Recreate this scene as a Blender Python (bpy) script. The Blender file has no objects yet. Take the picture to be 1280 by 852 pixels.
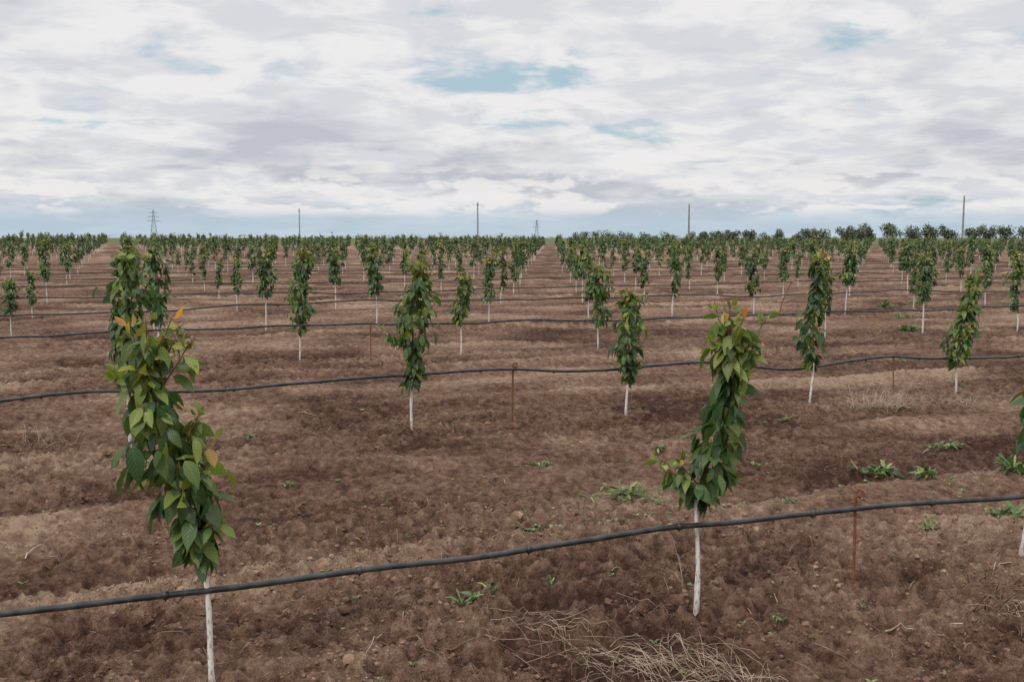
import bpy, math, random
import numpy as np
rng=np.random.default_rng(7); random.seed(7)
scene=bpy.context.scene
scene.view_settings.view_transform='Standard'
scene.view_settings.look='None'
scene.view_settings.exposure=0

# ------------------------------------------------------------------ node helpers
def newmat(name):
    m=bpy.data.materials.new(name); m.use_nodes=True
    nt=m.node_tree; nt.nodes.clear()
    return m,nt
def N(nt,t,**k):
    n=nt.nodes.new(t)
    for a,b in k.items(): setattr(n,a,b)
    return n
def L(nt,a,b): nt.links.new(a,b)
def MATH(nt,op,a,b=None,c=None,clamp=False):
    n=nt.nodes.new('ShaderNodeMath'); n.operation=op; n.use_clamp=clamp
    for i,v in enumerate((a,b,c)):
        if v is None: continue
        if isinstance(v,(int,float)): n.inputs[i].default_value=v
        else: L(nt,v,n.inputs[i])
    return n.outputs[0]
def MIX(nt,f,a,b,bt='MIX'):
    n=nt.nodes.new('ShaderNodeMixRGB'); n.blend_type=bt
    for i,v in enumerate((f,a,b)):
        if isinstance(v,(int,float)): n.inputs[i].default_value=v
        elif isinstance(v,tuple): n.inputs[i].default_value=(*v,1)
        else: L(nt,v,n.inputs[i])
    return n.outputs[0]
def SS(nt,x,a,b):
    n=nt.nodes.new('ShaderNodeMapRange'); n.interpolation_type='SMOOTHSTEP'
    L(nt,x,n.inputs[0]); n.inputs[1].default_value=a; n.inputs[2].default_value=b
    return n.outputs[0]
def NOISE(nt,vec,scale,detail=4,rough=.55,dist=0.0):
    n=N(nt,'ShaderNodeTexNoise'); n.inputs['Scale'].default_value=scale
    n.inputs['Detail'].default_value=detail; n.inputs['Roughness'].default_value=rough
    n.inputs['Distortion'].default_value=dist
    L(nt,vec,n.inputs['Vector']); return n.outputs[0]
def PRINC(nt,col,rough=.8,spec=.3,normal=None):
    p=N(nt,'ShaderNodeBsdfPrincipled')
    if isinstance(col,tuple): p.inputs['Base Color'].default_value=(*col,1)
    else: L(nt,col,p.inputs['Base Color'])
    if isinstance(rough,(int,float)): p.inputs['Roughness'].default_value=rough
    else: L(nt,rough,p.inputs['Roughness'])
    p.inputs['Specular IOR Level'].default_value=spec
    if normal is not None: L(nt,normal,p.inputs['Normal'])
    return p
def BUMP(nt,h,strength,dist):
    b=N(nt,'ShaderNodeBump'); b.inputs['Strength'].default_value=strength; b.inputs['Distance'].default_value=dist
    L(nt,h,b.inputs['Height']); return b.outputs[0]
def OUT(nt,s):
    o=N(nt,'ShaderNodeOutputMaterial'); L(nt,s,o.inputs[0])

# ------------------------------------------------------------------ materials
def soil_mat(name,bump=True):
    m,nt=newmat(name)
    tc=N(nt,'ShaderNodeTexCoord').outputs['Object']
    at=N(nt,'ShaderNodeAttribute',attribute_name='soil')
    sep=N(nt,'ShaderNodeSeparateColor'); L(nt,at.outputs['Color'],sep.inputs[0])
    if bump:
        n1=NOISE(nt,tc,13,5,.78)
        f=MATH(nt,'ADD',sep.outputs[0],MATH(nt,'MULTIPLY',MATH(nt,'SUBTRACT',n1,.5),2.4),clamp=True)
    else:
        n1=NOISE(nt,tc,25,2,.7)
        f=MATH(nt,'ADD',sep.outputs[0],MATH(nt,'MULTIPLY',MATH(nt,'SUBTRACT',n1,.5),1.2),clamp=True)
    r=N(nt,'ShaderNodeValToRGB'); L(nt,f,r.inputs[0])
    e=r.color_ramp.elements
    e[0].position=0; e[0].color=(.066,.035,.024,1)
    e[1].position=1; e[1].color=(.375,.262,.182,1)
    a=e.new(.35); a.color=(.150,.085,.058,1)
    a=e.new(.68); a.color=(.240,.151,.103,1)
    col=MIX(nt,sep.outputs[1],r.outputs[0],(.10,.12,.05))
    nrm=None
    if bump: nrm=BUMP(nt,n1,1.0,.08)
    p=PRINC(nt,col,.95,.1,nrm); OUT(nt,p.outputs[0]); return m
M_soil=soil_mat('tilled_soil'); M_clod=soil_mat('soil_clod',False)

def leaf_mat(name,c0,c1,c2,under,veins=True,trans=.25):
    m,nt=newmat(name)
    at=N(nt,'ShaderNodeAttribute',attribute_name='leaf')
    sep=N(nt,'ShaderNodeSeparateColor'); L(nt,at.outputs['Color'],sep.inputs[0])
    r=N(nt,'ShaderNodeValToRGB'); L(nt,sep.outputs[0],r.inputs[0])
    e=r.color_ramp.elements; e[0].color=(*c0,1); e[1].color=(*c2,1); a=e.new(.42); a.color=(*c1,1)
    br=MATH(nt,'ADD',MATH(nt,'MULTIPLY',sep.outputs[1],1.0),.5)
    cb=N(nt,'ShaderNodeCombineColor')
    for i in range(3): L(nt,br,cb.inputs[i])
    col0=MIX(nt,1.0,r.outputs[0],cb.outputs[0],'MULTIPLY'); col=col0
    normal=None
    if veins:
        g=N(nt,'ShaderNodeNewGeometry')
        uv=N(nt,'ShaderNodeUVMap',uv_map='UVMap'); s=N(nt,'ShaderNodeSeparateXYZ'); L(nt,uv.outputs[0],s.inputs[0])
        au=MATH(nt,'ABSOLUTE',MATH(nt,'SUBTRACT',s.outputs[0],.5))
        mid=MATH(nt,'SUBTRACT',1.0,SS(nt,au,.015,.05))
        ph=MATH(nt,'FRACT',MATH(nt,'SUBTRACT',MATH(nt,'MULTIPLY',s.outputs[1],8.0),MATH(nt,'MULTIPLY',au,5.0)))
        dv=MATH(nt,'ABSOLUTE',MATH(nt,'SUBTRACT',ph,.5))
        ve=MATH(nt,'SUBTRACT',1.0,SS(nt,dv,.02,.16))
        vm=MATH(nt,'MAXIMUM',mid,MATH(nt,'MULTIPLY',ve,.3))
        col=MIX(nt,MATH(nt,'MULTIPLY',vm,.4),col,MIX(nt,1.0,col,(1.9,1.75,1.8),'MULTIPLY'))
        normal=BUMP(nt,MATH(nt,'MULTIPLY',dv,2.0),.5,.0015)
        und=MIX(nt,sep.outputs[0],under,MIX(nt,.25,col0,under))
        col=MIX(nt,MATH(nt,'MULTIPLY',g.outputs['Backfacing'],.6),col,und)
    p=PRINC(nt,col,.42,.45,normal)
    if trans:
        t=N(nt,'ShaderNodeBsdfTranslucent'); L(nt,MIX(nt,1.0,col,(1.6,1.9,.8),'MULTIPLY'),t.inputs[0])
        mx=N(nt,'ShaderNodeMixShader'); mx.inputs[0].default_value=trans
        L(nt,p.outputs[0],mx.inputs[1]); L(nt,t.outputs[0],mx.inputs[2]); OUT(nt,mx.outputs[0])
    else: OUT(nt,p.outputs[0])
    return m
M_leaf=leaf_mat('cherry_leaf',(.028,.069,.023),(.18,.22,.036),(.50,.21,.065),(.078,.125,.052))
M_leafm=leaf_mat('cherry_leaf_mid',(.032,.074,.025),(.14,.19,.036),(.42,.20,.06),(.065,.11,.045),veins=False,trans=.15)
M_leaff=leaf_mat('cherry_leaf_far',(.037,.082,.030),(.13,.18,.04),(.34,.19,.06),(.065,.11,.045),veins=False,trans=0)
M_weed=leaf_mat('weed_leaf',(.060,.110,.030),(.12,.17,.045),(.24,.23,.10),(.12,.155,.09),veins=False,trans=.15)
M_dtree_haze=leaf_mat('distant_foliage_hazed',(.065,.095,.060),(.105,.135,.078),(.15,.17,.10),(.08,.11,.07),veins=False,trans=0)  # greens lightened to paint aerial haze into the distant crowns

def simple(name,c1,c2,scale,rough,bs=0,bd=.003,spec=.3,metal=0):
    m,nt=newmat(name); tc=N(nt,'ShaderNodeTexCoord').outputs['Object']
    n=NOISE(nt,tc,scale,2,.6); col=MIX(nt,SS(nt,n,.35,.65),c1,c2)
    p=PRINC(nt,col,rough,spec,BUMP(nt,n,bs,bd) if bs else None); p.inputs['Metallic'].default_value=metal
    OUT(nt,p.outputs[0]); return m
M_bark=simple('young_bark',(.10,.055,.035),(.17,.11,.075),60,.7)
M_petiole=simple('petiole_red',(.24,.08,.035),(.18,.15,.04),20,.5)
M_rust=simple('rusty_steel',(.12,.045,.022),(.23,.10,.05),80,.85,.6,.002)
M_pipe=simple('black_pe_pipe',(.012,.012,.013),(.045,.041,.038),14,.38,.1,.001,.5)
M_straw=simple('dry_straw',(.28,.205,.145),(.48,.385,.285),9,.85)
M_twig=simple('dead_twig',(.10,.062,.042),(.23,.16,.11),14,.85)
M_pole=simple('weathered_pole',(.20,.17,.15),(.30,.27,.25),3,.85)
M_steel=simple('galvanised_steel',(.16,.18,.20),(.22,.24,.26),.5,.6)
M_dtrunk=simple('distant_trunk',(.07,.05,.04),(.12,.09,.07),2,.9)
def paint_mat():
    m,nt=newmat('whitewashed_bark'); tc=N(nt,'ShaderNodeTexCoord').outputs['Object']
    mp=N(nt,'ShaderNodeMapping'); mp.inputs['Scale'].default_value=(1,1,.35); L(nt,tc,mp.inputs[0])
    n=NOISE(nt,mp.outputs[0],90,4,.65); sz=N(nt,'ShaderNodeSeparateXYZ'); L(nt,tc,sz.inputs[0])
    base=MATH(nt,'SUBTRACT',1.0,SS(nt,sz.outputs[2],.0,.10))
    f=MATH(nt,'ADD',SS(nt,n,.48,.66),MATH(nt,'MULTIPLY',base,.6),clamp=True)
    col=MIX(nt,f,(.66,.64,.60),(.32,.25,.19))
    p=PRINC(nt,col,.85,.2,BUMP(nt,n,.6,.002)); OUT(nt,p.outputs[0]); return m
M_white=paint_mat()

# ------------------------------------------------------------------ noise + terrain
TB=[np.random.default_rng(100+i).random((512,512)) for i in range(6)]
def vn(x,y,s=0):
    T=TB[s%6]; x=x+13.7*s; y=y+7.3*s
    ix=np.floor(x).astype(int); iy=np.floor(y).astype(int); fx=x-ix; fy=y-iy
    fx=fx*fx*(3-2*fx); fy=fy*fy*(3-2*fy)
    a=T[ix&511,iy&511]; b=T[(ix+1)&511,iy&511]; c=T[ix&511,(iy+1)&511]; d=T[(ix+1)&511,(iy+1)&511]
    return (a*(1-fx)+b*fx)*(1-fy)+(c*(1-fx)+d*fx)*fy
def fbm(x,y,o=4,s=0,g=.5):
    t=0;a=1;n=0
    for i in range(o):
        t=t+a*vn(x,y,s+i); n+=a; a*=g; x,y=(x*1.62-y*1.18),(x*1.18+y*1.62)
    return t/n
UX,UY=.932,.362
def rowd(q):
    rows=np.array([-5.7,-.95,3.77,8.4,13.6]+[13.6+4.86*i for i in range(1,60)])
    q=np.asarray(q,float); i=np.clip(np.searchsorted(rows,q),1,len(rows)-1)
    lo=q-rows[i-1]; hi=q-rows[i]
    return np.where(np.abs(lo)<np.abs(hi),lo,hi)
def sst(x,a,b):
    t=np.clip((x-a)/(b-a),0,1); return t*t*(3-2*t)
def rise(x,y):
    D=np.hypot(x,y)+1e-6
    return sst(D,28,100)*(.16-.30*np.clip(x/D/.45,-1,1))
def terrain(x,y,full=False):
    x=np.asarray(x,float); y=np.asarray(y,float)
    s=x*UX+y*UY; q=-x*UY+y*UX; D=np.hypot(x,y)
    w=(fbm(s*.35,q*.35,3,1)-.5)*.9
    d=rowd(q); ds=d+w*1.0; dd=np.abs(ds)
    rough=1-sst(dd,.45,1.25)
    rough=np.clip(rough*.65+sst(fbm(x*.5,y*.5,4,4,.6),.46,.62)*.75,0.2,1)
    fade=1-sst(D,25,70)
    h=(fbm(s*.5,(q+w*.3)*1.5,3,2)-.5)*.12
    brk=.25+1.2*fbm(s*.9,q*.4,2,3)
    h=h+brk*(.062*np.exp(-((dd-1.2)/.13)**2)-.034*np.exp(-((dd-1.48)/.13)**2)+.036*np.exp(-((dd-1.95)/.11)**2)-.022*np.exp(-((dd-.8)/.16)**2)+.03*np.exp(-(dd/.35)**2))
    h=h+.010*np.sin(ds*17+fbm(s*.8,q,2,2)*6)*fade*(1-rough*.4)
    cl=1-np.abs(2*fbm(x*8,y*8,3,3,.6)-1)
    cl2=fbm(x*19,y*19,3,5,.65)
    cr=np.maximum(vn(x*34,y*34,2),vn(x*27+9,y*27,4))-.66
    fine=(cl-.75)*.10*rough+(cl2-.5)*.120*(.32+.68*rough)+cr*.026*rough*(1-sst(D,8,16))
    h=h+fine*fade
    h=h+rise(x,y)
    if full:
        dry=.56-.24*rough+(fine*5.0)*fade+(fbm(s*.6,q*2.0,4,0)-.5)*.8+(fbm(x*.9,y*1.3,4,2)-.5)*1.0+brk*.2*np.exp(-((dd-1.2)/.16)**2)-brk*.16*np.exp(-((dd-1.5)/.14)**2)
        gr=sst(D,185,215)*.85
        return h,dry,gr,rough
    return h
def gz(x,y): return float(terrain(np.array([x]),np.array([y]))[0])

# ------------------------------------------------------------------ mesh assembly
class MB:
    def __init__(s): s.V=[];s.F={3:[],4:[]};s.M={3:[],4:[]};s.A=[];s.U=[];s.n=0
    def add(s,V,F,mat,A=None,U=None):
        V=np.asarray(V,float).reshape(-1,3); F=np.asarray(F,int); k=F.shape[1]
        s.F[k].append(F+s.n); s.M[k].append(np.full(len(F),mat)); s.V.append(V)
        s.A.append(np.zeros((len(V),2)) if A is None else A); s.U.append(np.zeros((len(V),2)) if U is None else U)
        s.n+=len(V)
    def arrays(s):
        V=np.concatenate(s.V);A=np.concatenate(s.A);U=np.concatenate(s.U)
        F3=np.concatenate(s.F[3]) if s.F[3] else np.zeros((0,3),int); F4=np.concatenate(s.F[4]) if s.F[4] else np.zeros((0,4),int)
        M3=np.concatenate(s.M[3]) if s.M[3] else np.zeros(0,int); M4=np.concatenate(s.M[4]) if s.M[4] else np.zeros(0,int)
        return V,F3,F4,M3,M4,A,U
def build(name,arr,mats,smooth=True,attr='leaf'):
    V,F3,F4,M3,M4,A,U=arr
    me=bpy.data.meshes.new(name); me.vertices.add(len(V)); me.vertices.foreach_set('co',V.ravel())
    li=np.concatenate([F3.ravel(),F4.ravel()]); me.loops.add(len(li)); me.loops.foreach_set('vertex_index',li.astype(np.int32))
    tot=np.concatenate([np.full(len(F3),3),np.full(len(F4),4)]); st=np.concatenate([[0],np.cumsum(tot)[:-1]])
    me.polygons.add(len(tot)); me.polygons.foreach_set('loop_start',st.astype(np.int32)); 
    me.polygons.foreach_set('material_index',np.concatenate([M3,M4]).astype(np.int32))
    me.polygons.foreach_set('use_smooth',np.full(len(tot),smooth))
    for m in mats: me.materials.append(m)
    me.update(calc_edges=True)
    ca=me.color_attributes.new(attr,'FLOAT_COLOR','POINT')
    C=np.ones((len(V),4)); C[:,0]=A[:,0];C[:,1]=A[:,1];C[:,2]=0; ca.data.foreach_set('color',C.ravel())
    uv=me.uv_layers.new(name='UVMap'); uv.data.foreach_set('uv',U[li].ravel())
    me.validate(); return me
def obj(name,me,loc=(0,0,0),rz=0,sc=1):
    o=bpy.data.objects.new(name,me); scene.collection.objects.link(o); o.location=loc; o.rotation_euler[2]=rz
    o.scale=(sc,sc,sc) if isinstance(sc,(int,float)) else sc; return o
def tube(mb,P,R,mat,n=8,A=None,cap=True):
    P=np.asarray(P,float); R=np.broadcast_to(np.asarray(R,float),(len(P),)); T=np.gradient(P,axis=0); T/=np.linalg.norm(T,axis=1)[:,None]+1e-9
    ref=np.array([0,0,1.]) if abs(T[0,2])<.8 else np.array([1.,0,0])
    a=np.cross(T,ref); a/=np.linalg.norm(a,axis=1)[:,None]; b=np.cross(T,a)
    th=np.arange(n)*2*math.pi/n
    V=P[:,None,:]+R[:,None,None]*(np.cos(th)[None,:,None]*a[:,None,:]+np.sin(th)[None,:,None]*b[:,None,:])
    V=V.reshape(-1,3); F=[]
    for i in range(len(P)-1):
        for j in range(n):
            k=(j+1)%n; F.append((i*n+j,i*n+k,(i+1)*n+k,(i+1)*n+j))
    mb.add(V,F,mat)
    if cap:
        e=(len(P)-1)*n
        mb.add(np.concatenate([V[e:e+n],[P[-1]]]),[(j,(j+1)%n,n) for j in range(n)],mat)
        mb.add(np.concatenate([V[:n],[P[0]]]),[((j+1)%n,j,n) for j in range(n)],mat)

def tmpl(vs,ws):
    v=[];s=[]
    for a,w in zip(vs,ws):
        for k in (-1,0,1): v.append(a); s.append(k*w)
    F=[]
    for i in range(len(vs)-1):
        for j in (0,1): F.append((i*3+j,i*3+j+1,(i+1)*3+j+1,(i+1)*3+j))
    return np.array(v),np.array(s),np.array(F)
T_HI=tmpl([0,.07,.22,.42,.62,.82,.93,1],[.03,.38,.80,1,.90,.50,.18,.01])
T_MID=tmpl([0,.2,.5,.8,1],[.05,.75,1,.5,.02])
T_LOW=(np.array([0,.45,1,.45]),np.array([0,-1,0,1.]),np.array([(0,2,1),(0,3,2)]))
T_NAR=tmpl([0,.12,.25,.4,.55,.7,.85,1],[.25,.7,.5,1,.65,.95,.5,.03])
def unit(a): return a/(np.linalg.norm(a,axis=-1,keepdims=True)+1e-9)
def leaves(mb,B,D,Nn,Ln,Wd,tone,bri,mat,T,droop=.25,fold=.22,wave=.0):
    v,s,F=T; D=unit(D); S=unit(np.cross(D,Nn)); Nn=unit(np.cross(S,D)); n=len(B)
    dr=(np.broadcast_to(droop,(n,)))[:,None]
    Ln=Ln[:,None,None]; Wd=Wd[:,None,None]
    P=B[:,None,:]+Ln*(v[None,:,None]*D[:,None,:]); P=P-Ln*(dr*v[None,:]**2)[:,:,None]*(Nn*.7+np.array([0,0,.3]))[:,None,:]
    ph=rng.random(n)[:,None]*6.28
    wv=wave*np.sin(v[None,:]*11+ph+s[None,:]*2)*np.abs(s[None,:])
    fo=np.broadcast_to(fold,(n,))[:,None]
    P=P+Wd*s[None,:,None]*S[:,None,:]+Wd*((fo*np.abs(s)[None,:]+wv))[:,:,None]*Nn[:,None,:]
    k=len(v); FF=(F[None]+(np.arange(n)*k)[:,None,None]).reshape(-1,F.shape[1])
    A=np.repeat(np.stack([tone,bri],1),k,axis=0); U=np.tile(np.stack([s*.5+.5,v],1),(n,1))
    mb.add(P.reshape(-1,3),FF,mat,A,U)

def make_tree(seed,H=1.45,zc=.52,path=None,Rm=.11,nleaf=230,lod=0,shoots=None,young=.8,bulge=None,tipz=.14):
    g=np.random.default_rng(seed); mb=MB()
    if path is None:
        a=g.normal(0,.05,2); b=g.normal(0,.035,2)
        path=[(0,0,0),(*(a*.3),zc),(*(a*.7+b),(zc+H)/2),(*a,H)]
    path=np.array(path,float)
    def ax(z):
        z=np.asarray(z,float); x=np.interp(z,path[:,2],path[:,0]); y=np.interp(z,path[:,2],path[:,1])
        wob=.006*np.sin(z*9+seed) 
        return np.stack([x+wob,y+wob*.6,z],-1)
    rad=lambda z: .0125-.0085*(z/H)
    zp=zc+.03+.04*g.random()
    lo=np.linspace(-.08,zp,10 if lod==0 else 3); hi=np.linspace(zp,H-.04,12 if lod==0 else 3)
    rr=rad(lo)*(1+.1*g.normal(size=len(lo))*(lod==0)); rr[0:2]*=1.15
    ns=8 if lod==0 else 4
    tube(mb,ax(lo),rr if lod==0 else rr*1.2,0,ns,cap=False); tube(mb,ax(hi),rad(hi),1,ns)
    if shoots is None:
        shoots=[]
        for i in range(g.integers(4,8)):
            shoots.append((zc+(H-zc)*g.uniform(.02,.9),g.uniform(0,6.28),g.uniform(.12,.26),g.uniform(.3,1.2),g.integers(9,16)))
        for i in range(g.integers(2,5)): shoots.append((H-g.uniform(.05,.25),g.uniform(0,6.28),g.uniform(.12,.22),g.uniform(1.2,2.5),9))
    Bs=[];Os=[];Ts=[];Ls=[];Up=[]
    nc=int(nleaf/7); ct=(np.arange(nc)+g.random(nc))/nc; cp=g.random(nc)*6.283; cr=g.uniform(.3,1.3,nc)
    sel=g.integers(0,nc,nleaf)
    t=np.clip(ct[sel]+g.normal(0,.022,nleaf),0,1); z=zc+(H-zc)*t; ph=cp[sel]+g.normal(0,.75,nleaf)
    R=Rm*(.28+.80*np.sin(np.pi*np.clip(t*.9+.07,0,1)**.9))*(.8+.3*np.sin(t*8+seed))
    if bulge is not None: R=R*np.interp(t,[b[0] for b in bulge],[b[1] for b in bulge])
    r=R*cr[sel]*g.uniform(.55,1.05,nleaf); o=np.stack([np.cos(ph),np.sin(ph),0*ph],1)
    Bs.append(ax(z)+o*r[:,None]); Os.append(o)
    tip=np.clip((t-1+tipz)/tipz,0,1)
    ctone=(g.random(nc)<.16)*g.uniform(.15,.5,nc)
    tone=np.clip(.14*g.random(nleaf)+tip*g.uniform(.25,1.15,nleaf)*young+ctone[sel]*young*g.uniform(.5,1,nleaf),0,1); Ts.append(tone)
    Ls.append(g.uniform(.062,.115,nleaf)*(1-.35*tip)); Up.append(g.uniform(-1.6,-.2,nleaf)+tip*1.1)
    for (sz,sa,sl,up,nl) in shoots:
        d=np.array([math.cos(sa),math.sin(sa),up]); d/=np.linalg.norm(d); p0=ax(sz); k=np.linspace(0,1,5)[:,None]
        P=p0+d*sl*k+np.array([0,0,.25*sl])*k**2
        tube(mb,P,np.linspace(.004,.002,5),1,5 if lod==0 else 3)
        tt=g.uniform(.35,1,nl)**.8; pp=p0+d*sl*tt[:,None]+np.array([0,0,.25*sl])*tt[:,None]**2
        pa=g.random(nl)*6.283; oo=unit(np.stack([np.cos(pa),np.sin(pa),0*pa],1)+.5*np.array([d[0],d[1],0]))
        hot=(.3+.8*g.random())*young
        Bs.append(pp+oo*.012); Os.append(oo); Ts.append(np.clip(g.uniform(0,.22,nl)+((tt-.35)/.65)**1.8*g.uniform(.4,1.2,nl)*hot,0,1))
        Ls.append(g.uniform(.055,.105,nl)*(1-.35*(tt>.8))); Up.append(g.uniform(-1.2,.1,nl)+1.0*(tt>.8))
    B=np.concatenate(Bs);O=np.concatenate(Os);To=np.concatenate(Ts);Ln=np.concatenate(Ls);U=np.concatenate(Up);n=len(B)
    D=O*g.uniform(.3,.9,n)[:,None]+np.stack([g.normal(0,.32,n),g.normal(0,.32,n),U],1); D=unit(D)
    Nn=O+np.array([0,0,.55])+g.normal(0,.5,(n,3))
    W=Ln*g.uniform(.20,.29,n)
    if lod:
        Ln=Ln*(1.12 if lod==1 else 1.4); W=W*(1.12 if lod==1 else 1.55)
    else:
        for i in range(n):
            if g.random()<.8:
                c=B[i]-D[i]*.004; p0=c-O[i]*.022+np.array([0,0,.012])
                sd=unit(np.cross(D[i],Nn[i]))*.0012
                mb.add([p0-sd,p0+sd,c+sd,c-sd],[(0,1,2,3)],3)
    bri=np.clip(g.normal(.5,.28,n),0,1.3)
    leaves(mb,B,D,Nn,Ln,W,To,bri,2,{0:T_HI,1:T_MID,2:T_LOW}[lod],g.uniform(.0,.6,n),g.uniform(.1,.5,n),.14 if lod==0 else 0)
    return mb.arrays()
TM=[M_white,M_bark,M_leaf,M_petiole]; TMM=[M_white,M_bark,M_leafm,M_petiole]; TMF=[M_white,M_bark,M_leaff,M_petiole]

# ------------------------------------------------------------------ ground sheet
def ground():
    th=np.concatenate([np.arange(-222,48,1.5),np.arange(48,132.01,.13)]); th=np.unique(np.round(th,4)); th=np.radians(th[th<138-1e-6])
    r=np.concatenate([np.geomspace(.25,2.2,14)[:-1],np.geomspace(2.2,14,440)[:-1],np.geomspace(14,60,140)[:-1],np.geomspace(60,6000,60)])
    nt_,nr=len(th),len(r); R,T=np.meshgrid(r,th,indexing='ij'); x=R*np.cos(T);y=R*np.sin(T)
    h,dry,gr,_=terrain(x.ravel(),y.ravel(),True)
    V=np.stack([x.ravel(),y.ravel(),h],1); A=np.stack([dry,gr],1)
    i=np.arange(nr-1)[:,None]*nt_; j=np.arange(nt_)[None,:]; k=(j+1)%nt_
    F=np.stack([i+j,i+nt_+j,i+nt_+k,i+k],-1).reshape(-1,4)
    mb=MB(); mb.add(V,F,0,A)
    c=np.concatenate([V[:nt_],[[0,0,float(h[0])]]]); jj=np.arange(nt_)
    mb.add(c,np.stack([jj,(jj+1)%nt_,np.full(nt_,nt_)],1),0,np.tile([.4,0],(nt_+1,1)))
    return obj('ground',build('ground',mb.arrays(),[M_soil],True,'soil'))
ground()

def ico(sub):
    import bmesh
    b=bmesh.new(); bmesh.ops.create_icosphere(b,subdivisions=sub,radius=1); b.verts.ensure_lookup_table()
    V=np.array([v.co[:] for v in b.verts]); F=np.array([[v.index for v in f.verts] for f in b.faces]); b.free(); return V,F
def clods():
    mb=MB()
    for sub,n0,smin,smax,par in ((1,46000,.0040,.013,1.9),(2,3000,.010,.030,2.6)):
        IV,IF=ico(sub)
        D=2.4*np.exp(rng.random(n0)*math.log(13/2.4)); a=np.radians(rng.uniform(54,126,n0)); x=D*np.cos(a);y=D*np.sin(a)
        h,dry,gr,ro=terrain(x,y,True); cl=fbm(x*2.2,y*2.2,2,1); keep=rng.random(n0)<(ro**1.2*.9+.08)*sst(cl,.3,.6); x,y,h,dry=x[keep],y[keep],h[keep],dry[keep]; n=len(x)
        sz=np.clip(smin*(1+rng.pareto(par,n)*.7),smin,smax)*(1+.03*np.hypot(x,y)*(sub==1))
        o=rng.random((n,2))*50
        jit=rng.uniform(.65,1.25,(n,len(IV)))
        if sub==2: jit=.65+.7*vn(IV[None,:,0]*1.9+o[:,:1]+IV[None,:,2],IV[None,:,1]*1.9+o[:,1:]-IV[None,:,2]*.7,1)+.12*rng.normal(size=(n,len(IV)))
        V=IV[None]*jit[:,:,None]*sz[:,None,None]*np.stack([np.ones(n),rng.uniform(.65,1.1,n),rng.uniform(.5,.85,n)],1)[:,None,:]
        c,s=np.cos(o[:,0])[:,None],np.sin(o[:,0])[:,None]
        V=np.stack([V[...,0]*c-V[...,1]*s+x[:,None],V[...,0]*s+V[...,1]*c+y[:,None],V[...,2]+(h+sz*.1)[:,None]],-1)
        FF=(IF[None]+(np.arange(n)*len(IV))[:,None,None]).reshape(-1,3)
        A=np.stack([np.repeat(np.minimum(dry,.62)+rng.uniform(-.22,.22,n),len(IV)),np.zeros(n*len(IV))],1)
        mb.add(V.reshape(-1,3),FF,0,A)
    obj('soil_clods',build('soil_clods',mb.arrays(),[M_clod],False,'soil'))
clods()

# ------------------------------------------------------------------ orchard
def put_tree(seed,x,y,**k):
    me=build('cherry_tree',make_tree(seed,**k),TM); obj('cherry_tree',me,(x,y,gz(x,y)))
put_tree(11,-1.12,3.59,H=1.30,zc=.52,Rm=.125,nleaf=350,young=1.0,tipz=.24,
  path=[(0,0,0),(-.03,0,.52),(-.085,.0,.78),(-.19,.02,1.02),(-.23,.03,1.30)],
  bulge=[(0,.8),(.3,.9),(.6,1.2),(.85,1.15),(1,1.0)],
  shoots=[(.95,2.9,.16,.8,15),(1.05,3.3,.18,.7,15),(1.10,.1,.20,1.1,15),(.72,.2,.13,1.4,11),(.60,5.9,.12,.2,12),(1.14,.6,.19,1.5,13),(.88,.3,.18,1.2,12),(1.16,3.0,.18,2.2,12),(1.18,5,.18,2.5,12),(.66,4.7,.12,1.2,9),(1.2,.2,.17,1.6,11),(.80,.1,.16,.9,10)])
put_tree(12,.843,4.39,H=1.34,zc=.54,Rm=.095,nleaf=300,young=.95,tipz=.18,
  path=[(0,0,0),(-.01,0,.54),(.07,0,.8),(.115,.0,1.1),(.13,0,1.34)],
  bulge=[(0,1.0),(.25,.9),(.5,.85),(.7,1.15),(.9,.9),(1,.7)],
  shoots=[(.58,3.15,.20,.45,18),(.60,3.5,.15,.8,12),(1.12,.1,.25,1.0,20),(1.08,.3,.20,.8,12),(1.1,3.2,.16,1.5,9),(.70,-.2,.17,.8,12),(1.2,5.6,.15,1.8,9),(1.2,2.5,.2,2.5,12),(1.0,0.0,.16,.8,9),(1.22,4.5,.18,2.5,10)])
put_tree(13,2.72,5.17,H=1.42,zc=.58,Rm=.13,nleaf=320)
put_tree(14,4.75,5.93,H=1.45,nleaf=260); put_tree(15,-3.08,2.82,H=1.4,nleaf=240)
put_tree(21,-3.12,8.0,H=1.60,zc=.6,Rm=.18,nleaf=430,path=[(0,0,0),(.0,0,.6),(.02,0,1.1),(.0,0,1.60)],young=.5)
put_tree(22,-.887,8.7,H=1.48,zc=.40,Rm=.155,nleaf=390,young=.85,path=[(0,0,0),(.0,0,.4),(.03,0,1.0),(.10,0,1.48)],
  shoots=[(.72,3.2,.28,.4,20),(.66,3.0,.2,.8,12),(.84,2.8,.2,.8,12),(1.2,.1,.18,1.2,10),(.9,0,.18,1.1,10),(1.33,1,.2,2,9),(.55,.2,.14,.8,9),(1.28,4,.2,2,10)])
put_tree(23,1.095,9.41,H=1.20,zc=.38,Rm=.15,nleaf=310)
put_tree(24,3.06,10.1,H=1.50,zc=.36,Rm=.13,nleaf=350)
put_tree(25,4.91,10.89,H=1.26,zc=.36,Rm=.155,nleaf=320,path=[(0,0,0),(-.02,0,.36),(.06,0,.8),(.14,0,1.26)])
put_tree(26,-5.05,7.3,H=1.5,zc=.5,Rm=.15,nleaf=320)
put_tree(31,-3.0,13.98,H=1.55,zc=.46,Rm=.15,nleaf=340,path=[(0,0,0),(0,0,.46),(.0,0,.9),(.14,0,1.55)])
put_tree(32,-.74,14.27,H=1.12,zc=.48,Rm=.14,nleaf=220)
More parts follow.
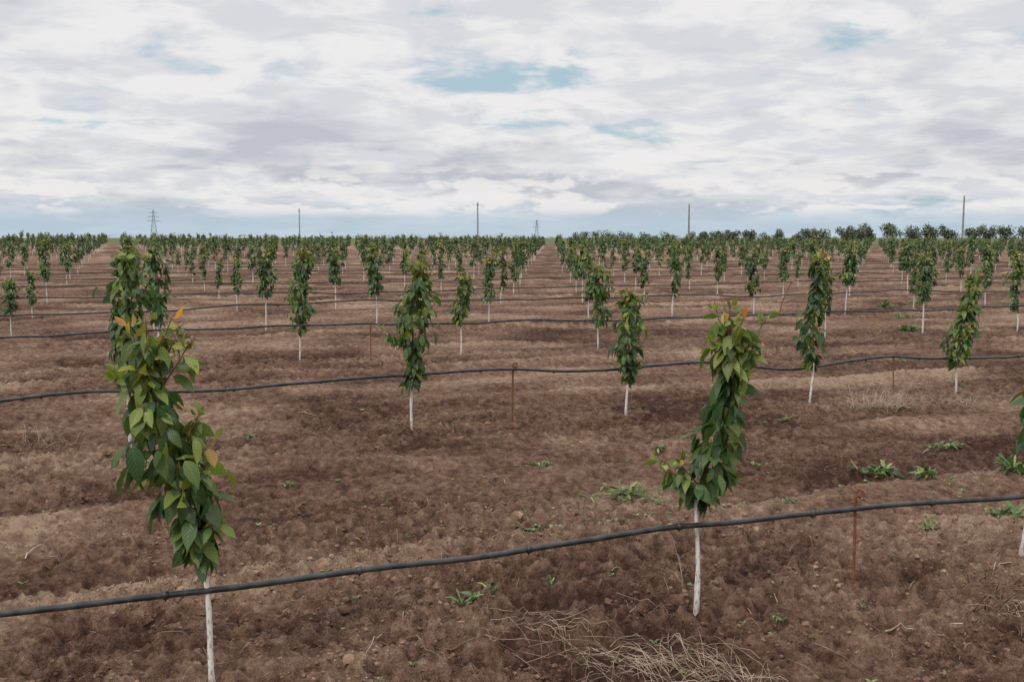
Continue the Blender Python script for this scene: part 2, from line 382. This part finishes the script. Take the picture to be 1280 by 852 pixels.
put_tree(33,1.305,15.09,H=1.22,zc=.38,Rm=.16,nleaf=260)
VAR=[build('cherry_tree',make_tree(200+i,H=1.45+.12*((i*7)%4-1.5)/1.5,zc=.42+.08*(i%4),Rm=.11+.022*(i%4),nleaf=150+32*(i%4),lod=1,young=.85),TMM) for i in range(12)]
placed=[(-5.05,7.3),(-3.12,8.0),(-.887,8.7),(1.095,9.41),(3.06,10.1),(4.91,10.89),(-3,13.98),(-.74,14.27),(1.305,15.09),(-1.12,3.59),(.843,4.39),(2.72,5.17),(4.75,5.93),(-3.08,2.82)]
u=np.array([1.99,.765]); v=np.array([.21,5.3]); rows=[]
rows.append((np.array([-1.12,3.59]),0)); rows.append((np.array([-.887,8.7]),1)); rows.append((np.array([-.70,14.33]),2))
for k in range(3,32): rows.append((np.array([-.70,14.33])+v*(k-2),k))
far=[]
for o,k in rows:
    for i in range(-70,75):
        p=o+u*i+rng.normal(0,.09,2)
        if p[1]<1 or abs(p[0])>.66*p[1]+6 or p[1]>165: continue
        if any(abs(p[0]-a)<1.0 and abs(p[1]-b)<1.0 for a,b in placed): continue
        if rng.random()<.05: continue
        if k<=6 and p[1]<40:
            s=rng.uniform(.76,1.15); hz=s*rng.uniform(.92,1.06)
            obj('cherry_tree',VAR[rng.integers(12)],(p[0],p[1],gz(p[0],p[1])-.01),rng.uniform(0,6.28),(s*1.02,s*1.02,hz))
        else: far.append(p)
FV=[make_tree(400+i,H=1.42,zc=.45+.06*(i%3),Rm=.12+.02*(i%4),nleaf=82,lod=2,young=.8) for i in range(10)]
def far_orchard():
    P=np.array(far); h=terrain(P[:,0],P[:,1])
    Vs=[];A=[];F3=[];F4=[];M3=[];M4=[];n=0
    for i,p in enumerate(P):
        V,f3,f4,m3,m4,a,_=FV[rng.integers(10)]; an=rng.uniform(0,6.28); c,s=math.cos(an),math.sin(an); sc=rng.uniform(.74,1.22); w=sc*1.05
        Vs.append(np.stack([(V[:,0]*c-V[:,1]*s)*w+p[0],(V[:,0]*s+V[:,1]*c)*w+p[1],V[:,2]*sc+h[i]],1))
        F3.append(f3+n);F4.append(f4+n);M3.append(m3);M4.append(m4);A.append(a);n+=len(V)
    V=np.concatenate(Vs)
    me=build('distant_orchard_trees',(V,np.concatenate(F3),np.concatenate(F4),np.concatenate(M3),np.concatenate(M4),np.concatenate(A),np.zeros((n,2))),TMF)
    obj('distant_orchard_trees',me); print('far trees',len(P),'verts',n)
far_orchard()

# ------------------------------------------------------------------ irrigation pipes + stakes
def pipe(o,s0,s1,ctrl,detail=True,r=.0125):
    s=np.arange(s0,s1,.12 if detail else .6); cs=np.array(ctrl)
    x=o[0]+UX*s; y=o[1]+UY*s+0
    x=x+.03*UY; y=y-.03*UX
    hh=np.interp(s,cs[:,0],cs[:,1]); 
    ker=np.ones(9)/9; hh=np.convolve(np.pad(hh,4,'edge'),ker,'valid')
    wob=(vn(s*.9+o[1],s*0+o[1],1)-.5)*.06+(vn(s*2.3+o[1],s*0+o[1],3)-.5)*.025
    off=(vn(s*.8+o[1],s*0+3,2)-.5)*.03
    z=hh+wob+rise(x,y)
    P=np.stack([x-off*UY*.5,y+off*UX*.5,z],1); mb=MB(); tube(mb,P,r,0,12 if detail else 5)
    if detail:
        for c in np.arange(s0+.3,s1-.3,.72):
            i=int((c-s0)/.12); p=P[i]; t=unit(P[i+1]-P[i])
            tube(mb,[p-t*.011,p-t*.010,p+t*.010,p+t*.011],[r*1.02,r*1.35,r*1.35,r*1.02],0,12)
            dn=np.array([0,0,-1.]); tube(mb,[p+dn*r*.6,p+dn*r*1.9],[.005,.0035],0,6)
    return obj('irrigation_pipe',build('irrigation_pipe',mb.arrays(),[M_pipe]))
pipe((.843,4.39),-9,14,[(-9,.42),(-2.85,.395),(-1.44,.40),(-.64,.40),(0,.405),(.83,.415),(1.4,.375),(2.0,.365),(3,.40),(14,.4)])
pipe((-.887,8.7),-14,22,[(-14,.45),(-3.3,.45),(-2.7,.50),(-2,.45),(-1,.47),(.95,.51),(2.1,.46),(3.1,.46),(3.9,.36),(5,.42),(6.2,.40),(7.2,.34),(8,.42),(22,.45)],r=.0135)
for k in range(2,10):
    o=(-.70+.21*(k-2),14.33+5.3*(k-2)); L_=18+6*k
    pipe(o,-L_,L_*1.2,[(c,.45+rng.uniform(-.07,.07)) for c in np.arange(-L_,L_*1.2,2.1)],k<4,r=.014)
def stake(x,y,h,lean=0,r=.0065):
    z=gz(x,y); mb=MB(); P=[(0,0,-.12),(lean*.3,0,h*.4),(lean,0,h)]
    a=np.linspace(math.pi,-1.9,10); hook=[(lean+.018+.018*math.cos(t),-.004*i/9,h+.018*math.sin(t)) for i,t in enumerate(a)]
    tube(mb,np.array(P[:2]+hook),r,0,7)
    obj('support_stake',build('support_stake',mb.arrays(),[M_rust]),(x,y,z))
stake(1.655,4.68,.46,-.005,.0075); stake(0.0,9.04,.53,.01,.009); stake(-1.97,13.8,.52,0,.009)
stake(3.9,5.55,.42); stake(-2.3,3.12,.42); stake(4.1,10.6,.45,-.01); stake(-4.1,7.5,.5); stake(3.5,15.9,.5); stake(5.9,22,.7,.25,.012)

# ------------------------------------------------------------------ weeds, straw, twigs
def weed(x,y,s,n=22,flat=.5,W=.14,seed=0):
    g=np.random.default_rng(seed); mb=MB(); n=int(n*3.4)
    m=g.integers(3,8); cc=g.normal(0,s*.42,(m,2)); cc[0]=0; cs=g.uniform(.4,1,m); cs[0]=1; k=g.integers(0,m,n)
    a=g.random(n)*6.28; o=np.stack([np.cos(a),np.sin(a),0*a],1)
    B=o*g.uniform(0,.16*s,n)[:,None]; B[:,:2]+=cc[k]; B[:,2]+=g.uniform(0,.25,n)*s*(1-flat)
    el=g.uniform(.1,2.2,n)*(1-flat)+.08
    D=o+np.stack([0*a,0*a,el],1); Nn=np.stack([-o[:,0]*el,-o[:,1]*el,1+0*a],1)+g.normal(0,.35,(n,3)); Ln=s*g.uniform(.2,.75,n)*cs[k]
    leaves(mb,B,D,Nn,Ln,Ln*W*g.uniform(.45,1.05,n),g.random(n)**2*.9,g.uniform(.1,1.1,n),0,T_NAR,g.uniform(.1,.8,n),.3,.25)
    obj('weed_plant',build('weed_plant',mb.arrays(),[M_weed]),(x,y,gz(x,y)-.004))
WD=[(-.16,4.56,.16,18,.12,.13),(-.62,5.58,.09,16,.5,.16),(.76,6.4,.19,26,.6,.12),(.90,6.35,.13,16,.6,.12),(.80,6.6,.16,18,.4,.12),(.21,7.43,.15,20,.5,.16),(2.71,7.12,.19,32,.35,.15),
(2.83,6.65,.16,30,.25,.15),(3.53,6.88,.2,30,.25,.16),(3.05,5.88,.18,30,.3,.15),(2.47,5.71,.14,24,.5,.14),(3.51,7.89,.16,26,.4,.15),(7.4,18.4,.3,34,.3,.15),(6.6,17.9,.2,26,.3,.15),
(9,24,.36,34,.3,.15),(10,24.6,.32,28,.3,.15),(8.3,21,.24,24,.3,.15),(5.4,13.8,.16,20,.5,.15),(-1.13,7.45,.13,22,.9,.13),(.2,4.78,.07,12,.3,.2),(.88,5.06,.08,12,.6,.12),(1.18,4.29,.06,10,.5,.2),(-2.25,8.36,.1,16,.5,.2),(.55,5.7,.08,12,.5,.2),(-.35,5.45,.05,12,.5,.2),(3.7,8.0,.1,16,.5,.2),(1.73,6.1,.1,14,.5,.2),
(1.1,6.0,.08,12,.5,.2),(1.2,7.9,.09,12,.5,.2),(.1,6.1,.06,12,.5,.2),(-1.5,6.6,.07,12,.5,.2),(2.6,9.3,.1,14,.5,.2),(4.4,9.0,.12,14,.5,.2),(1.6,4.4,.05,8,.4,.2),(-.5,3.6,.05,8,.4,.2),(.3,3.85,.04,8,.4,.2),(2.1,5.2,.08,10,.4,.18),(-2.0,5.6,.06,10,.5,.2),(-2.9,6.2,.07,10,.5,.2),(1.9,7.4,.08,12,.5,.2)]
for i,w in enumerate(WD): weed(*w,seed=900+i)
def sprouts():
    mb=MB(); n=650; D=3+rng.random(n)*19; a=np.radians(rng.uniform(55,125,n)); x=D*np.cos(a);y=D*np.sin(a)
    x=np.concatenate([x,.37+rng.normal(0,.19,170)]); y=np.concatenate([y,5.66+rng.normal(0,.05,170)])
    h=terrain(x,y); 
    for i in range(len(x)):
        k=rng.integers(4,8); an=rng.random(k)*6.28; o=np.stack([np.cos(an),np.sin(an),0*an],1); s=rng.uniform(.008,.026)*(1+.05*y[i])
        leaves(mb,np.tile([x[i],y[i],h[i]+.002],(k,1)),o+[0,0,.6],np.stack([-o[:,0]*.6,-o[:,1]*.6,1+0*an],1),s*rng.uniform(.7,1.3,k),np.full(k,s*.25),rng.random(k)*.8,rng.random(k),0,T_NAR)
    obj('weed_seedlings',build('weed_seedlings',mb.arrays(),[M_weed]))
sprouts()
def stalks(mb,cx,cy,n,rx,ry,lmin,lmax,r,mat,ang=None,spread=3.14,lift=.05):
    for i in range(n):
        x=cx+rng.normal(0,rx);y=cy+rng.normal(0,ry); a=(rng.uniform(0,6.28) if ang is None else ang+rng.normal(0,spread)); l=rng.uniform(lmin,lmax)
        t=np.linspace(0,1,7); b=rng.normal(0,.22); aa=a+b*t*2
        px=x+np.cumsum(np.cos(aa))*l/7; py=y+np.cumsum(np.sin(aa))*l/7
        z=terrain(px,py); z=np.maximum(z,np.linspace(z[0],z[-1],7)); z=z+r*.8+.006+lift*rng.random()*np.sin(t*math.pi*rng.uniform(.5,1.0))
        rr=r*rng.uniform(.6,1.3); tube(mb,np.stack([px,py,z],1),np.linspace(rr,rr*.4,7),mat,4)
def drygrass(name,specs,mats):
    mb=MB()
    for s in specs: stalks(mb,*s)
    obj(name,build(name,mb.arrays(),mats))
drygrass('dry_grass_pile',[(.10,4.22,36,.15,.12,.12,.40,.0013,0,-.6,.6,.03),(.72,3.74,90,.15,.06,.08,.30,.0014,0,2.6,.8,.07),(.38,3.95,34,.16,.08,.12,.35,.0013,0,-.5,.5,.03),(.95,3.72,30,.14,.09,.1,.3,.0013,0,None,3,.05),
   (.25,4.1,16,.24,.16,.15,.40,.0026,1,-.5,.6,.05),(.6,3.82,18,.2,.12,.1,.3,.0024,1,None,3,.05)],[M_straw,M_twig])
drygrass('dry_grass_pile',[(3.62,9.75,120,.12,.07,.15,.40,.0021,0,.2,.9,.20),(4.4,9.95,34,.12,.07,.15,.32,.0019,0,.2,.9,.14)],[M_straw])
drygrass('twig_pile',[(2.34,4.60,60,.12,.10,.12,.4,.003,0,-1.2,.6,.12),(2.36,4.3,40,.12,.14,.1,.35,.0022,1,-1.0,.6,.08)],[M_twig,M_straw])
drygrass('dry_grass_pile',[(-4.05,8.15,24,.14,.08,.12,.36,.0018,0,None,3,.14)],[M_straw])
drygrass('dry_stem',[(.82,4.62,4,.02,.02,.12,.28,.0013,0,2.2,.3,.2)],[M_straw])
def debris():
    mb=MB()
    for i in range(1000):
        D=2.8*math.exp(rng.random()*math.log(20/2.8)); a=math.radians(rng.uniform(57,123))
        big=rng.random()<.05
        stalks(mb,D*math.cos(a),D*math.sin(a),1,.0,.0,.03 if not big else .10,.09 if not big else .26,(.0014 if not big else .0030)*(1+D*.05),int(rng.random()<.6),None,3,.02)
    obj('straw_and_twig_litter',build('straw_and_twig_litter',mb.arrays(),[M_straw,M_twig]))
debris()

# ------------------------------------------------------------------ background
def upole(x,y,h,r=.15):
    mb=MB(); tube(mb,[(0,0,-.5),(0,0,h*.5),(0,0,h)],[r*1.15,r,r*.75],0,10)
    tube(mb,[(-.6,0,h-.7),(.6,0,h-.7)],.05,0,6)
    for dx in (-.5,.5): tube(mb,[(dx,0,h-.65),(dx,0,h-.4)],[.05,.07],0,6)
    tube(mb,[(0,0,h),(0,0,h+.25)],[.05,.07],0,6)
    obj('utility_pole',build('utility_pole',mb.arrays(),[M_pole]),(x,y,gz(x,y)),1.3)
upole(-59.6,281,9.4); upole(-8,234,9.6,.17); upole(42,238,9.5,.21); upole(94.5,210,10.3,.19)
def pylon(x,y,h):
    mb=MB(); w=lambda z: .11*h*(1-z/h)**1.3+.015*h
    lv=np.linspace(0,h,8); c=[(-1,-1),(1,-1),(1,1),(-1,1)]
    pt=lambda z,k:(c[k%4][0]*w(z)/1.0,c[k%4][1]*w(z),z)
    for k in range(4):
        tube(mb,[pt(z,k) for z in lv],.16,0,4)
        for a,b in zip(lv[:-1],lv[1:]):
            tube(mb,[pt(a,k),pt(b,k+1)],.08,0,3); tube(mb,[pt(a,k+1),pt(b,k)],.08,0,3); tube(mb,[pt(b,k),pt(b,k+1)],.08,0,3)
    for z,l in ((h*.62,.22*h),(h*.76,.17*h),(h*.9,.12*h)):
        for s in (-1,1):
            tube(mb,[(0,0,z),(s*l,0,z)],.15,0,4); tube(mb,[(0,0,z+h*.05),(s*l,0,z)],.10,0,3); tube(mb,[(s*l,0,z),(s*l,0,z-h*.04)],.13,0,4)
    obj('lattice_pylon',build('lattice_pylon',mb.arrays(),[M_steel]),(x,y,.2),.3)
pylon(-345,965,28); pylon(40,1620,30)
def crown(mb,x,y,z0,w,h,g,n=420,trunk=True):
    nl=g.integers(6,10); lc=np.stack([g.uniform(-.5,.5,nl)*w*.62,g.uniform(-.5,.5,nl)*w*.5,h*g.uniform(.38,.78,nl)],1)
    lr=np.stack([w*g.uniform(.20,.32,nl),w*g.uniform(.18,.3,nl),h*g.uniform(.18,.28,nl)],1)
    k=g.integers(0,nl,n); d=unit(g.normal(size=(n,3))); P=lc[k]+d*lr[k]*(g.random(n)[:,None]**.4)
    B=P+[x,y,z0]; D=unit(g.normal(size=(n,3))); Nn=d+g.normal(0,.4,(n,3))+[0,0,.3]; s=g.uniform(.2,.5,n)
    leaves(mb,B,D,Nn,s,s*.42,g.random(n)*.8,np.clip(g.normal(.4,.25,n),0,1),0,T_LOW,.2,.2)
    if trunk:
        tube(mb,[(x,y,z0-.3),(x,y,z0+h*.35)],[.16,.12],1,6,cap=False)
        for i in range(nl): tube(mb,[(x,y,z0+h*.3),tuple(lc[i]*.9+[x,y,z0])],[.09,.03],1,4)
def dist_trees():
    g=np.random.default_rng(5); mb=MB()
    for X,w,h in [(45,2.8,3.2),(48,2.8,3.4),(51.5,3.6,3.9),(54.5,3,3.5),(61,2.8,3.8),(68.5,4.6,4.2),(72,4.8,4.3),(77,5,4.8),(80.5,5.6,5.6),(83.5,3.6,4.4),(90,5.8,5.3),(93,4.6,4.9),(97,5.8,5.6),(99.8,4.4,5.1),(108,3.8,4.6),(111.5,4.8,5.0),(114.5,5,4.8),(119.5,4.4,4.7),(126,5,5.0),(133,5,5.0),(142,5,5.0)]:
        y=232+g.uniform(-4,4); crown(mb,X,y,gz(X,y),w,h,g,1100)
    x=20.
    while x<76:
        y=300+g.uniform(-8,8); crown(mb,x,y,gz(x,y),g.uniform(3,5),g.uniform(3.0,4.2),g,260); x+=g.uniform(1.8,4.5)
    x=-300.
    while x<420:
        y=640+g.uniform(-25,25); crown(mb,x,y,gz(x,y),g.uniform(6,12),g.uniform(2.6,4.4),g,90,False); x+=g.uniform(5,12)
    obj('distant_tree_line',build('distant_tree_line',mb.arrays(),[M_dtree_haze,M_dtrunk]))
dist_trees()

# ------------------------------------------------------------------ sky + light
SE,SR=48,-35
w=bpy.data.worlds.new('World'); scene.world=w; w.use_nodes=True; nt=w.node_tree; nt.nodes.clear()
try:
    w.cycles.sampling_method='MANUAL'; w.cycles.sample_map_resolution=512
except Exception as ex: print(ex)
sky=N(nt,'ShaderNodeTexSky'); sky.sky_type='NISHITA'; sky.sun_disc=False; sky.sun_elevation=math.radians(SE); sky.sun_rotation=math.radians(180+SR); sky.dust_density=2
tc=N(nt,'ShaderNodeTexCoord'); sp=N(nt,'ShaderNodeSeparateXYZ'); L(nt,tc.outputs['Generated'],sp.inputs[0])
z=MATH(nt,'MAXIMUM',sp.outputs[2],0.0); den=MATH(nt,'ADD',z,.17)
cx=MATH(nt,'SUBTRACT',MATH(nt,'DIVIDE',sp.outputs[0],den),.50); cy=MATH(nt,'DIVIDE',sp.outputs[1],den)
cv=N(nt,'ShaderNodeCombineXYZ'); L(nt,cx,cv.inputs[0]); L(nt,cy,cv.inputs[1]); cv.inputs[2].default_value=5.3
P=cv.outputs[0]
big=NOISE(nt,P,.9,1,.5,.2); med=NOISE(nt,P,2.4,5,.56,.25)
cv2=N(nt,'ShaderNodeVectorMath',operation='ADD'); L(nt,P,cv2.inputs[0]); cv2.inputs[1].default_value=(7,3,0)
fin=NOISE(nt,cv2.outputs[0],4.6,5,.56,.3)
dens=MATH(nt,'ADD',MATH(nt,'MULTIPLY',big,.5),MATH(nt,'MULTIPLY',med,.5))
dens2=MATH(nt,'ADD',MATH(nt,'MULTIPLY',dens,.82),MATH(nt,'MULTIPLY',fin,.18))
cov=SS(nt,dens2,.350,.42)
belly=SS(nt,dens2,.475,.60)
puff=SS(nt,fin,.38,.60)
lit=MIX(nt,puff,(6.9,7.0,7.4),(8.7,8.5,8.45))
cloud=MIX(nt,MATH(nt,'MULTIPLY',belly,.85),lit,(4.7,4.9,5.6))
skyb=MIX(nt,.6,sky.outputs[0],(5.0,6.7,7.5))
col=MIX(nt,MATH(nt,'MULTIPLY',cov,.95),skyb,cloud)
hz=MATH(nt,'SUBTRACT',1.0,SS(nt,z,.010,.045))
col=MIX(nt,MATH(nt,'MULTIPLY',hz,.8),col,(4.6,5.9,6.9))
band=MATH(nt,'MULTIPLY',SS(nt,z,.018,.03),MATH(nt,'SUBTRACT',1.0,SS(nt,z,.05,.085)))
az=N(nt,'ShaderNodeCombineXYZ'); L(nt,MATH(nt,'MULTIPLY',sp.outputs[0],9.0),az.inputs[0]); L(nt,MATH(nt,'MULTIPLY',z,30.0),az.inputs[1]); L(nt,sp.outputs[1],az.inputs[2])
pf=NOISE(nt,az.outputs[0],1.3,4,.6,.2)
col=MIX(nt,MATH(nt,'MULTIPLY',MATH(nt,'MULTIPLY',band,SS(nt,pf,.47,.56)),.85),col,(8.6,8.4,8.3))
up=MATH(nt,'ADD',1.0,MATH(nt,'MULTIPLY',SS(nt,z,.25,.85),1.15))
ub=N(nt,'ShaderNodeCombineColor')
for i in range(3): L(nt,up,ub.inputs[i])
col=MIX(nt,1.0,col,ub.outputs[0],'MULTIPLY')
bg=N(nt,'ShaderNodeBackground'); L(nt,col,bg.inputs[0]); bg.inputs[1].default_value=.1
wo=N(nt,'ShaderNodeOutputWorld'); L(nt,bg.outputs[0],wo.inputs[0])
sl=bpy.data.lights.new('sun','SUN'); sl.energy=1.5; sl.angle=math.radians(11); sl.color=(1,.95,.88)
so=bpy.data.objects.new('sun',sl); scene.collection.objects.link(so)
so.rotation_euler=(math.radians(90-SE),0,math.radians(SR)); so.location=(-5,-5,12)

cam=bpy.data.cameras.new('camera'); co=bpy.data.objects.new('camera',cam); scene.collection.objects.link(co)
cam.lens=35; cam.sensor_width=36; cam.clip_start=.05; cam.clip_end=9000
co.location=(0,0,1.7); co.rotation_euler=(math.radians(90-5.92),0,0); scene.camera=co
